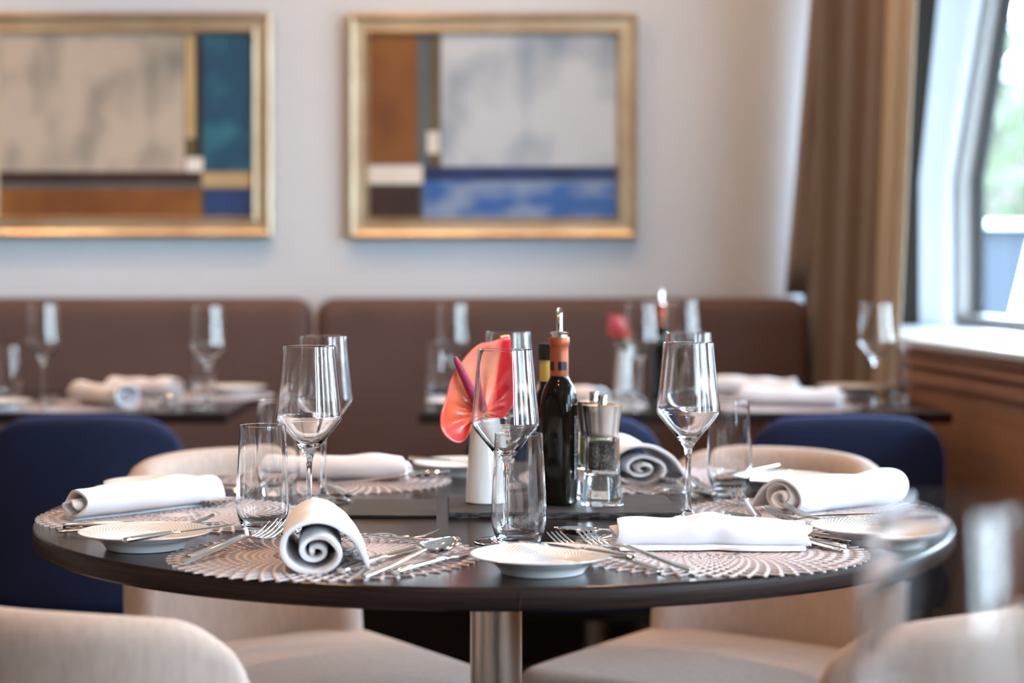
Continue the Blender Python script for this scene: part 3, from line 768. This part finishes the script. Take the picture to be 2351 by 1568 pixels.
napkin((-.566, 2.545), (-.408, 2.715), .064, .046, 'white napkin roll at the left edge of the round table', 1.9, tail=.0, flip=-1, seed=6)
napkin((-.86, 4.38), (-1.00, 4.55), .070, .055, 'blurred napkin roll nearest on the left background table', 2, flip=1, seed=7)
napkin((-.80, 4.70), (-.98, 4.80), .070, .050, 'blurred napkin roll behind another on the left background table', 2, flip=1, seed=8)
napkin((.74, 4.44), (.52, 4.50), .070, .045, 'blurred napkin roll nearest on the right background table', 2, flip=1, seed=9)
napkin((.68, 4.72), (.50, 4.80), .070, .050, 'blurred napkin roll behind another on the right background table', 2, flip=1, seed=10)
napkin((.19, 4.42), (.08, 4.56), .070, .050, 'blurred napkin roll left of the vase on the right background table', 2, flip=1, seed=11)

# ---------------------------------------------------------------- cutlery (local x: handle end at 0, tip at L)
HND = [(0, .0040, .0012, .0022), (.002, .0056, .0018, .0024), (.02, .0058, .0018, .0030), (.06, .0048, .0018, .0052), (.10, .0034, .0018, .0082), (.118, .0028, .0018, .0096)]
def hd(secs, k): return [(x * k, hw, ht, z) for x, hw, ht, z in secs]
fork_h = mesh('handle', *loft_m(smooth_prof(HND, 4)))
hp = [loft_m(smooth_prof([(.1175, .0028, .0018, .0096), (.126, .0032, .0016, .0096), (.134, .0070, .0011, .0078), (.141, .0112, .0009, .0052), (.150, .0122, .0009, .0034), (.1545, .0120, .0009, .0030)], 4))]
for k in range(4):
    yc = (-.0102 + .0068 * k)
    v, f = loft_m(smooth_prof([(.153, .0017, .0009, .0030), (.165, .0016, .0009, .0036), (.180, .0015, .0009, .0070), (.195, .0013, .0008, .0125), (.2035, .0008, .0006, .0165)], 3), 8)
    hp.append(([(x, y + yc * (1 - .12 * max(0, (x - .165) / .04)), z) for x, y, z in v], f))
fork_t = mesh('tines', *join(hp))
spoon_h = fork_h
def bowl_m():
    nu, nv = 20, 14; V = []; L0, L1 = .1175, .200
    for side in (0, 1):
        for i in range(nu + 1):
            u = (1 - math.cos(PI * i / nu)) / 2
            x = L0 + .010 + (L1 - L0 - .010) * u
            hw = .0218 * (math.sin(PI * min(1, u) ** .82)) ** .62 if 0 < u < 1 else 0
            hw = max(hw, .0028 if u < .05 else .0003)
            for j in range(nv + 1):
                s = -1 + 2 * j / nv; dep = .0105 * (1 - s * s) * math.sin(PI * u) ** .7 if 0 < u < 1 else 0
                z = .0098 + .0030 * u - dep - (.0012 * side)
                V.append((x, s * hw, z + .002))
    W = nv + 1; off = W * (nu + 1); Fc = []
    for i in range(nu):
        for j in range(nv):
            a0 = i * W + j; q = (a0, a0 + W, a0 + W + 1, a0 + 1); Fc.append(q[::-1]); Fc.append(tuple(off + t_ for t_ in q))
        for e_ in (i * W, i * W + nv): Fc.append((e_, e_ + W, off + e_ + W, off + e_))
    v2, f2 = loft_m([(.1165, .0028, .0017, .0096), (.124, .0028, .0015, .0106), (.131, .0036, .0012, .0106)])
    return mesh('bowl', *join([(V, Fc), (v2, f2)]))
spoon_b = bowl_m()
knife_h = mesh('handle', *loft_m(smooth_prof([(0, .0046, .0026, .0034), (.0015, .0058, .0034, .0038), (.03, .0060, .0036, .0042), (.085, .0052, .0034, .0042), (.094, .0040, .0026, .0040), (.098, .0045, .0012, .0040)], 4)))
knife_b = mesh('blade', *loft_m(smooth_prof([(.0975, .0048, .0010, .0040), (.108, .0062, .0008, .0040), (.135, .0090, .0007, .0038), (.170, .0100, .0006, .0034), (.195, .0086, .0006, .0030), (.210, .0040, .0005, .0028), (.2135, .0010, .0004, .0028)], 4), 12, 2))
PROTO = {}; CUTS = []
def cut_proto(kind):
    t = bpy.data.objects.new({'F': 'fork', 'S': 'spoon', 'K': 'knife', 'B': 'butter_knife'}[kind], None); COL.objects.link(t)
    t['category'] = {'F': 'fork', 'S': 'spoon', 'K': 'knife', 'B': 'knife'}[kind]; t['group'] = {'F': 'steel forks', 'S': 'steel spoons', 'K': 'steel dinner knives', 'B': 'steel butter knives'}[kind]
    if kind == 'F': obj('handle', fork_h, M_polish, t); obj('tines', fork_t, M_polish, t)
    elif kind == 'S': obj('handle', spoon_h, M_polish, t); obj('bowl', spoon_b, M_polish, t)
    else: obj('handle', knife_h, M_polish, t); obj('blade', knife_b, M_polish, t)
    return t
LEN = {'F': (.2035, .0165), 'S': (.200, .0148), 'K': (.2135, .0028), 'B': (.2135, .0028)}
def place(kind, a, b_, label, za=.0025, zb=.0025, roll=0, world=False, keep='m', small=False):
    """a: handle end, b: tip, as points on the photo at heights za, zb over the table, or as world points"""
    L, tz = LEN[kind]
    if world: A = Vector((a[0], a[1], ZT + za)); B = Vector((b_[0], b_[1], ZT + zb))
    else:
        A = unproj(a[0], a[1], ZT + za + .003); A.z = ZT + za
        B = unproj(b_[0], b_[1], ZT + zb + tz); B.z = ZT + zb
    X = B - A; s = X.length / L; X.normalize()
    lo, hi = (.80, .92) if (small or kind == 'B') else (.94, 1.07)
    s2 = min(hi, max(lo, s)); ex = (s2 - s) * L; s = s2
    A = A - X * ex * {'m': .5, 'a': 0, 'b': 1}[keep]; A.z = ZT + za
    Y = Vector((0, 0, 1)).cross(X).normalized(); Z = X.cross(Y)
    M = Matrix((X, Y, Z)).transposed().to_4x4()
    M = M @ Matrix.Rotation(roll, 4, 'X') @ Matrix.Scale(s, 4); M.translation = A
    if kind not in PROTO:
        o = cut_proto(kind); PROTO[kind] = o; o['label'] = label
    else: o = dup(PROTO[kind], label)
    o.matrix_world = M
    o.location = A; o.rotation_mode = 'QUATERNION'; o.rotation_quaternion = (Matrix((X, Y, Z)).transposed() @ Matrix.Rotation(roll, 3, 'X')).to_quaternion(); o.scale = (s,) * 3
    CUTS.append((kind, round(s, 2), label[:60]))
# front left place
place('F', (417, 1292), (652, 1192), 'dinner fork left of the upright napkin roll, the lower of the pair', zb=.012, keep='a')
place('F', (434, 1275), (632, 1196), 'dinner fork left of the upright napkin roll, the upper of the pair', za=.004, zb=.006, keep='b')
place('K', (785, 1312), (1002, 1243), 'dinner knife right of the upright napkin roll, next to it and under the spoon', keep='a')
place('S', (832, 1322), (1048, 1232), 'soup spoon with its bowl up, front left place between two knives', zb=.006)
place('K', (910, 1314), (1142, 1252), 'dinner knife at the front left place reaching the front bread plate', keep='a')
place('F', (790, 1234), (1006, 1211), 'dessert fork above the front left placemat with its tines to the right', za=.003, zb=.004, keep='b', small=True)
place('S', (992, 1241), (752, 1211), 'dessert spoon above the front left placemat with its bowl behind the napkin', zb=.004, keep='a', small=True)
place('B', (288, 1240), (486, 1211), 'butter knife on the left front bread plate', za=.022, zb=.0225, keep='a')
# left place
place('F', (166, 1218), (492, 1179), 'fork before the left edge napkin roll with its tines to the right', zb=.004, keep='b')
place('K', (146, 1208), (452, 1199), 'dinner knife before the left edge napkin roll', keep='a')
place('K', (232, 1155), (522, 1117), 'dinner knife behind the left edge napkin roll with only its tip showing', keep='b')
place('S', (275, 1160), (545, 1137), 'soup spoon behind the left edge napkin roll', keep='b', small=True)
place('B', (222, 1119), (420, 1110), 'butter knife on the rear left bread plate', za=.0225, zb=.022, keep='a')
# rear left place
place('S', (850, 1108), (1034, 1080), 'soup spoon at the rear left place with its bowl at the right of the napkin', zb=.006, keep='b')
place('K', (800, 1140), (735, 1098), 'dinner knife at the rear left place behind the left wine glasses')
place('F', (470, 1103), (600, 1122), 'fork at the rear left place behind the left tumbler')
place('B', (942, 1052), (1066, 1061), 'butter knife on the back bread plate left of the vase', za=.0225, zb=.022, keep='a')
# front right place
place('F', (1517, 1307), (1271, 1222), 'dinner fork at the front right place, the left of the pair', zb=.004)
place('F', (1603, 1311), (1328, 1213), 'dinner fork at the front right place, the right of the pair', za=.004, zb=.008)
place('B', (1435, 1277), (1208, 1243), 'butter knife lying across the front bread plate', za=.022, zb=.0225)
place('F', (1361, 1238), (1580, 1180), 'dessert fork behind the pinched napkin roll with only its tines showing', zb=.008, keep='b', small=True)
place('S', (1480, 1226), (1272, 1206), 'dessert spoon left of the pinched napkin roll', zb=.004, keep='b', small=True)
place('S', (1945, 1263), (1657, 1189), 'soup spoon behind the pinched napkin roll with its handle at the right', zb=.004)
place('K', (1958, 1243), (1700, 1204), 'dinner knife behind the pinched napkin roll, the upper handle at its right', keep='a')
place('K', (1938, 1256), (1690, 1216), 'dinner knife behind the pinched napkin roll, the lower handle at its right', keep='a')
# right place
place('F', (1762, 1200), (1690, 1116), 'upright looking fork with its tines up at the right place', zb=.006, keep='b', small=True)
place('S', (1800, 1222), (1662, 1172), 'dessert spoon with a dark reflecting bowl at the right place', zb=.006, keep='b', small=True)
place('F', (1960, 1214), (1758, 1160), 'dinner fork before the right napkin roll, the left of the pair', zb=.004, keep='b')
place('F', (1990, 1205), (1794, 1155), 'dinner fork before the right napkin roll, the right of the pair', zb=.006, keep='b')
place('K', (2066, 1150), (1742, 1140), 'dinner knife behind the right napkin roll', zb=.004)
place('B', (2155, 1177), (1848, 1183), 'butter knife lying across the right bread plate', za=.0225, zb=.022)
# rear right place
place('B', (1783, 1069), (1640, 1097), 'butter knife on the rear right bread plate', za=.024, zb=.022)
place('F', (1560, 1131), (1432, 1112), 'fork under the end of the rear right napkin roll', keep='b', small=True)
place('F', (1530, 1122), (1438, 1092), 'fork beside the pepper mill at the rear right place', keep='b', small=True)
place('S', (1590, 1135), (1530, 1082), 'soup spoon at the rear right place behind the right wine glass', zb=.006)
place('K', (1640, 1136), (1560, 1084), 'dinner knife at the rear right place by the right tumbler')
# background tables
for k, (kind, a, b_) in enumerate([('F', (-1.04, 4.36), (-1.06, 4.56)), ('K', (-.80, 4.38), (-.86, 4.58)), ('S', (-.76, 4.40), (-.80, 4.60)), ('K', (-.92, 4.90), (-.72, 4.80)),
                                   ('F', (.42, 4.40), (.44, 4.60)), ('K', (.80, 4.36), (.80, 4.57)), ('S', (.77, 4.40), (.76, 4.60)), ('K', (.02, 4.38), (-.06, 4.58)), ('F', (.28, 4.38), (.20, 4.60)), ('F', (.86, 4.72), (.66, 4.66))]):
    place(kind, a, b_, ['fork beside the far left glass on the left background table', 'knife right of the near napkin on the left background table', 'spoon near the right glass on the left background table',
                        'knife near the bench on the left background table', 'fork left of the near napkin on the right background table', 'knife right of the near napkin on the right background table',
                        'spoon right of the near napkin on the right background table', 'knife at the left end of the right background table', 'fork before the vase on the right background table',
                        'fork near the right end of the right background table'][k], za=.0025, zb=.004, world=True)

# ---------------------------------------------------------------- centrepiece
def slate(name, poly, h, label, me, parent_cat='tray'):
    t = thing(name, label, parent_cat, (poly[0][0], poly[0][1], ZT + .0004))
    k = 40; pts = []; rnd = random.Random(3)
    ox, oy = poly[0]
    for i in range(4):
        a, b2 = poly[i], poly[(i + 1) % 4]
        for j in range(k):
            u = j / k; x, y = a[0] + (b2[0] - a[0]) * u - ox, a[1] + (b2[1] - a[1]) * u - oy
            pts.append((x, y))
    cx = sum(p[0] for p in pts) / len(pts); cy = sum(p[1] for p in pts) / len(pts)
    v = []; n_ = len(pts)
    for z, s0, jit in ((0, .985, me), (h * .35, .995, me), (h * .7, .997, me), (h, .992, me * .6)):
        for (x, y) in pts:
            e = rnd.uniform(-1, 1) * jit; L = math.hypot(x - cx, y - cy)
            v.append((cx + (x - cx) * (s0 + e / L), cy + (y - cy) * (s0 + e / L), z))
    f = [(i + r * n_, (i + 1) % n_ + r * n_, (i + 1) % n_ + (r + 1) * n_, i + (r + 1) * n_) for r in range(3) for i in range(n_)] + [tuple(range(n_))[::-1]]
    obj('chipped_edge', mesh('chipped_edge', v, f, False), M_slate_e if me > .0005 else M_leather, t)
    tv = [(x, y, z) for (x, y, z) in v[3 * n_:]]
    obj('top_face', mesh('top_face', tv, [tuple(range(n_))], False), M_slate if me > .0005 else M_leather, t)
    return t
slate('slate_tray', [(-.0835, 2.582), (.2262, 2.582), (.2150, 2.772), (-.0900, 2.765)], .008, 'black slate tray with chipped edges carrying the vase, bottles and mills', .0013)
slate('slate_mat', [(-.2205, 2.592), (-.0990, 2.590), (-.1070, 2.760), (-.2205, 2.760)], .0035, 'thin black slate mat left of the slate tray', .0002)
ZS = ZT + .0086
vase_m = lathe_m('vase', smooth_prof([(0, .0006), (.023, .0004), (.0262, .0020), (.0262, .006), (.0245, .038), (.0215, .078), (.0192, .108), (.0184, .1122)], 3) + [(.0176, .1126), (.0168, .1115), (.0172, .10), (.021, .04), (.021, .012), (0, .010)], 48)
def flower(loc, label, s=1.0, rz=0, red=False, tilt=0):
    t = thing('anthurium', label, 'flower', loc, rz); t.scale = (s,) * 3; t.rotation_euler = (tilt, 0, rz)
    S = 1690.0
    O = (1104, 948)
    def q(px, py, dy): return Vector(((px - O[0]) / S, dy, (O[1] - py) / S))
    bd = [(1168, 773, .004), (1130, 784, -.002), (1102, 789, -.006), (1076, 810, -.010), (1052, 842, -.014), (1035, 872, -.017), (1027, 905, -.018), (1020, 925, -.020), (1013, 950, -.022), (1014, 980, -.022), (1026, 1000, -.021), (1046, 1012, -.018), (1064, 1011, -.014), (1077, 994, -.009), (1084, 972, -.004),
          (1098, 958, -.001), (1108, 968, .003), (1126, 977, .009), (1140, 981, .014), (1156, 966, .020), (1172, 944, .026), (1186, 925, .030), (1192, 895, .032), (1190, 860, .030), (1180, 822, .022), (1172, 795, .012)]
    B = [q(*p) for p in bd]; n_ = len(B); sm = []
    for i in range(n_):
        p0, p1, p2, p3 = B[(i - 1) % n_], B[i], B[(i + 1) % n_], B[(i + 2) % n_]
        for s_ in range(4):
            u = s_ / 4; sm.append(.5 * ((2 * p1) + (-p0 + p2) * u + (2 * p0 - 5 * p1 + 4 * p2 - p3) * u * u + (-p0 + 3 * p1 - 3 * p2 + p3) * u ** 3))
    K = len(sm); R = 14; v = [Vector((0, 0, 0))]; tc_ = [0.0]; f = []
    for r in range(1, R + 1):
        for i, p in enumerate(sm):
            u = r / R; a = math.atan2(p.z, p.x)
            c = p * u
            c.y += .010 * math.sin(PI * u) - .004 * u * u + .0016 * math.sin(a * 11 + u * 2) * math.sin(PI * u)      # cupped, with quilted ribs
            # crease along the midrib towards the tip
            v.append(c); tc_.append(u)
    for i in range(K): f.append((0, 1 + (i + 1) % K, 1 + i))
    for r in range(R - 1):
        for i in range(K): a, b2 = 1 + r * K, 1 + (r + 1) * K; f.append((a + i, a + (i + 1) % K, b2 + (i + 1) % K, b2 + i))
    me = mesh('spathe', v, f)
    at = me.color_attributes.new('tint', 'FLOAT_COLOR', 'POINT')
    for i, p in enumerate(v):
        u = tc_[i]; right = min(1, max(0, (p.x - (p.z * .165 + .0075)) / .005)); low = min(1, max(0, (-p.z + .0) / .03))  # red right half: translucency of the folded spathe put into the tint
        cc = Vector((.90, .15, .055)).lerp(Vector((.88, .33, .19)), min(1, max(0, p.z / .07)))
        cc = cc.lerp(Vector((.78, .075, .095)), max(low * .8, (u ** 6) * .55)); cc = cc.lerp(Vector((.72, .016, .022)), right)
        if red: cc = Vector((.30, .018, .009))
        at.data[i].color = (*cc, 1)
    m = bpy.data.materials.new('spathe_red' if red else 'spathe_coral'); m.use_nodes = True; nn_ = m.node_tree; b = nn_.nodes['Principled BSDF']
    ca = nn_.nodes.new('ShaderNodeVertexColor'); ca.layer_name = 'tint'
    tn = nn_.nodes.new('ShaderNodeTexNoise'); tn.inputs['Scale'].default_value = 55; tn.inputs['Detail'].default_value = 3
    tcn = nn_.nodes.new('ShaderNodeTexCoord'); nn_.links.new(tcn.outputs['Object'], tn.inputs[0])
    mr = nn_.nodes.new('ShaderNodeMapRange'); mr.inputs[3].default_value = .72; mr.inputs[4].default_value = 1.25; nn_.links.new(tn.outputs[0], mr.inputs[0])
    mm = nn_.nodes.new('ShaderNodeVectorMath'); mm.operation = 'SCALE'; nn_.links.new(ca.outputs[0], mm.inputs[0]); nn_.links.new(mr.outputs[0], mm.inputs['Scale'])
    nn_.links.new(mm.outputs[0], b.inputs['Base Color']); b.inputs['Roughness'].default_value = .3; b.inputs['Coat Weight'].default_value = .3
    b.inputs['Subsurface Weight'].default_value = .25; b.inputs['Subsurface Radius'].default_value = (.01, .004, .003)
    wv = nn_.nodes.new('ShaderNodeTexNoise'); wv.inputs['Scale'].default_value = 120
    bp = nn_.nodes.new('ShaderNodeBump'); bp.inputs['Strength'].default_value = .3; bp.inputs['Distance'].default_value = .002
    nn_.links.new(tcn.outputs['Object'], wv.inputs[0]); nn_.links.new(wv.outputs[0], bp.inputs['Height']); nn_.links.new(bp.outputs[0], b.inputs['Normal'])
    o = obj('spathe', me, m, t); md = o.modifiers.new('thick', 'SOLIDIFY'); md.thickness = .0009
    obj('spathe_tip', tube_m('spathe_tip', smooth_prof([tuple(q(1150, 779, .003)), tuple(q(1160, 775, .004)), tuple(q(1170, 772, .005))], 4), [.0040, .0040, .0037, .0034, .003, .0026, .0022, .0014, .0004], 10), mat('cream_spathe_tip', (.85, .50, .25), .5, noise=(90, U, (.80, .58, .32), .3, .7)), t)
    obj('spadix', tube_m('spadix', [tuple(q(1104 + (1046 - 1104) * u, 942 + (817 - 942) * u, -.004 - .032 * u)) for u in [i / 12 for i in range(13)]],
                         [.0050, .0066, .0069, .0069, .0068, .0067, .0065, .0062, .0059, .0055, .0050, .0043, .0022], 16), M_spadix, t)
    obj('stem', tube_m('stem', [tuple(q(1104, 948, .002)), (.0035, .012, -.022), (.004, .020, -.060), (.004, .022, -.125)], [.0024, .0024, .0024, .0024], 10), M_stem, t)
    return t
v1 = obj('vase', vase_m, M_ceram, None, (-.0370, 2.688, ZS)); tag(v1, 'white tapered porcelain vase on the slate tray holding the coral flower', 'vase', 'white flower vases')
flower((ppx(1104, 2.665), 2.666, pz(948, 2.665)), 'coral pink anthurium bloom with a crimson spadix in the near vase')
v2 = v1.copy(); COL.objects.link(v2); v2.location = (.268, 4.78, ZT + .0004); v2['label'] = 'blurred white vase on the right background table'
flower((.262, 4.752, ZT + .150), 'blurred dark red anthurium in the vase on the right background table', .72, .3, True, -.9)

# bottles
def sq_lathe(name, prof, seg=56, p0=4.5):
    """prof: (half width, z, roundness exponent)"""
    v = []; f = []
    for hw, z, pe in prof:
        for i in range(seg):
            a = 2 * PI * i / seg; c, s = math.cos(a), math.sin(a)
            k = (abs(c) ** pe + abs(s) ** pe) ** (-1 / pe); v.append((hw * k * c, hw * k * s, z))
    K = len(prof)
    for r in range(K - 1):
        for i in range(seg): f.append((r * seg + i, r * seg + (i + 1) % seg, (r + 1) * seg + (i + 1) % seg, (r + 1) * seg + i))
    f.append(tuple(range(seg))[::-1]); f.append(tuple(range((K - 1) * seg, K * seg))); return mesh(name, v, f)
b_body = sq_lathe('bottle_body', smooth_prof([(.0185, 0.0002, 5), (.0205, .002, 5), (.0210, .010, 5), (.0222, .060, 5), (.0233, .110, 4.5), (.0237, .128, 4), (.0236, .140, 3), (.0222, .152, 2.3), (.0185, .162, 2), (.0142, .169, 2), (.0122, .176, 2), (.0118, .190, 2), (.0118, .222, 2)], 3))
def bottle_dark(loc, rz, label):
    t = thing('vinegar_bottle', label, 'bottle', loc, rz, 'dark bottles with steel pourers')
    obj('bottle_body', b_body, M_btl, t)
    obj('neck_foil', lathe_m('neck_foil', smooth_prof([(.0121, .1740), (.0126, .1745), (.0126, .196), (.0124, .213), (.0136, .2155), (.0137, .2245), (.0130, .2262), (.0115, .2262)], 2), 40), M_foil, t)
    for k in range(4):
        a0, a1 = k * PI / 2 + .22, k * PI / 2 + 1.35; v = []; f = []
        for r_, z in ((.01275, .1815), (.01275, .1935)):
            for i in range(9): a = a0 + (a1 - a0) * i / 8; v.append((r_ * math.cos(a), r_ * math.sin(a), z))
        for i in range(8): f.append((i, i + 1, 10 + i, 9 + i))
        obj('black_band', mesh('black_band', v, f), M_capblk, t)
    obj('stopper', lathe_m('stopper', [(.0100, .2255), (.0112, .2262), (.0112, .2295), (.0126, .2300), (.0128, .2318), (.0112, .2330), (.0060, .2338), (.0052, .2345)], 32), M_polish, t)
    V = []; Fc = []; sg = 20
    for (r_, rev) in ((.0046, 0), (.0036, 1)):
        for zb_ in (0, 1):
            for i in range(sg):
                a = 2 * PI * i / sg; x, y = r_ * math.cos(a), r_ * math.sin(a)
                V.append((x, y, .233 if zb_ == 0 else .2615 + x * .2 + y * 1.1))
    for i in range(sg):
        j = (i + 1) % sg
        Fc.append((i, j, sg + j, sg + i)); Fc.append((2 * sg + j, 2 * sg + i, 3 * sg + i, 3 * sg + j)); Fc.append((sg + i, sg + j, 3 * sg + j, 3 * sg + i))
    obj('pour_spout', mesh('pour_spout', V, Fc), M_polish, t, rot=(0, 0, -rz))
    # narrow printed strip on the side
    box('side_label', (.0240, .0243, -.006, .004, .035, .120), mat('label_print', (.55, .55, .56), .5, noise=(500, (1, 1, .6), (.02, .02, .025), .42, .5)), t)
    return t
bot = bottle_dark((.0640, 2.668, ZS), math.radians(-22), 'tall black vinegar bottle with an orange foil neck and steel pourer on the slate tray')
bot2 = dup(bot, 'blurred dark bottle with a pourer on the right background table', (.3587, 4.75, ZT + .0004), .4)
t = thing('oil_bottle', 'olive oil bottle with black screw cap and yellow neck behind the black bottle', 'bottle', (.0500, 2.727, ZS), .3)
obj('bottle_body', sq_lathe('bottle_body', smooth_prof([(.018, .0002, 5), (.0195, .002, 5), (.0205, .09, 5), (.0215, .118, 4), (.0205, .132, 2.5), (.0155, .146, 2), (.0118, .154, 2), (.0112, .165, 2), (.0112, .20, 2)], 3)), M_btl, t)
obj('neck_label', lathe_m('neck_label', [(.0117, .163), (.0119, .164), (.0119, .191), (.0117, .192)], 32), M_yellow, t)
cp = []
for i in range(12): cp += [(.0142 + .0004 * (i % 2), .1925 + .0018 * i)]
obj('screw_cap', lathe_m('screw_cap', [(.0118, .1922)] + cp + [(.0138, .2150), (0, .2155)], 40, False), M_capblk, t)

# mills
def mill(loc, label, fillm):
    t = thing('spice_mill', label, 'mill', loc, 0, 'steel and acrylic spice mills')
    obj('base', lathe_m('base', smooth_prof([(0, .0003), (.0265, .0003), (.0283, .002), (.0278, .010), (.0250, .036), (.0246, .0400)], 3) + [(.0235, .0405), (0, .0405)], 48), M_acryl, t)
    obj('chamber', lathe_m('chamber', [(0, .0415), (.0235, .0415), (.0240, .045), (.0236, .088), (.0232, .0925), (.0202, .0928), (.0204, .048), (0, .047)], 48), M_acryl, t)
    obj('spice', lathe_m('spice', [(0, .0485), (.0186, .0485), (.0190, .052), (.0190, .084), (0, .086)], 32), fillm, t)
    obj('steel_head', lathe_m('steel_head', [(0, .0930), (.0218, .0930), (.0222, .0945), (.0226, .100), (.0238, .112), (.0258, .126), (.0272, .1335), (.0272, .1345), (.0262, .1340), (.0245, .1325), (.012, .1312), (0, .1312)], 48), M_steel, t)
    obj('knob', lathe_m('knob', [(0, .1310), (.0050, .1312), (.0050, .1320), (.0064, .1325), (.0064, .1470), (.0058, .1480), (0, .1482)], 24), M_polish, t)
    return t
mill((.1220, 2.665, ZS), 'pepper mill with steel head and clear body on the slate tray, the nearer one', M_pepper)
mill((.1135, 2.737, ZS), 'spice mill with pale yellow filling behind the pepper mill', M_salt)
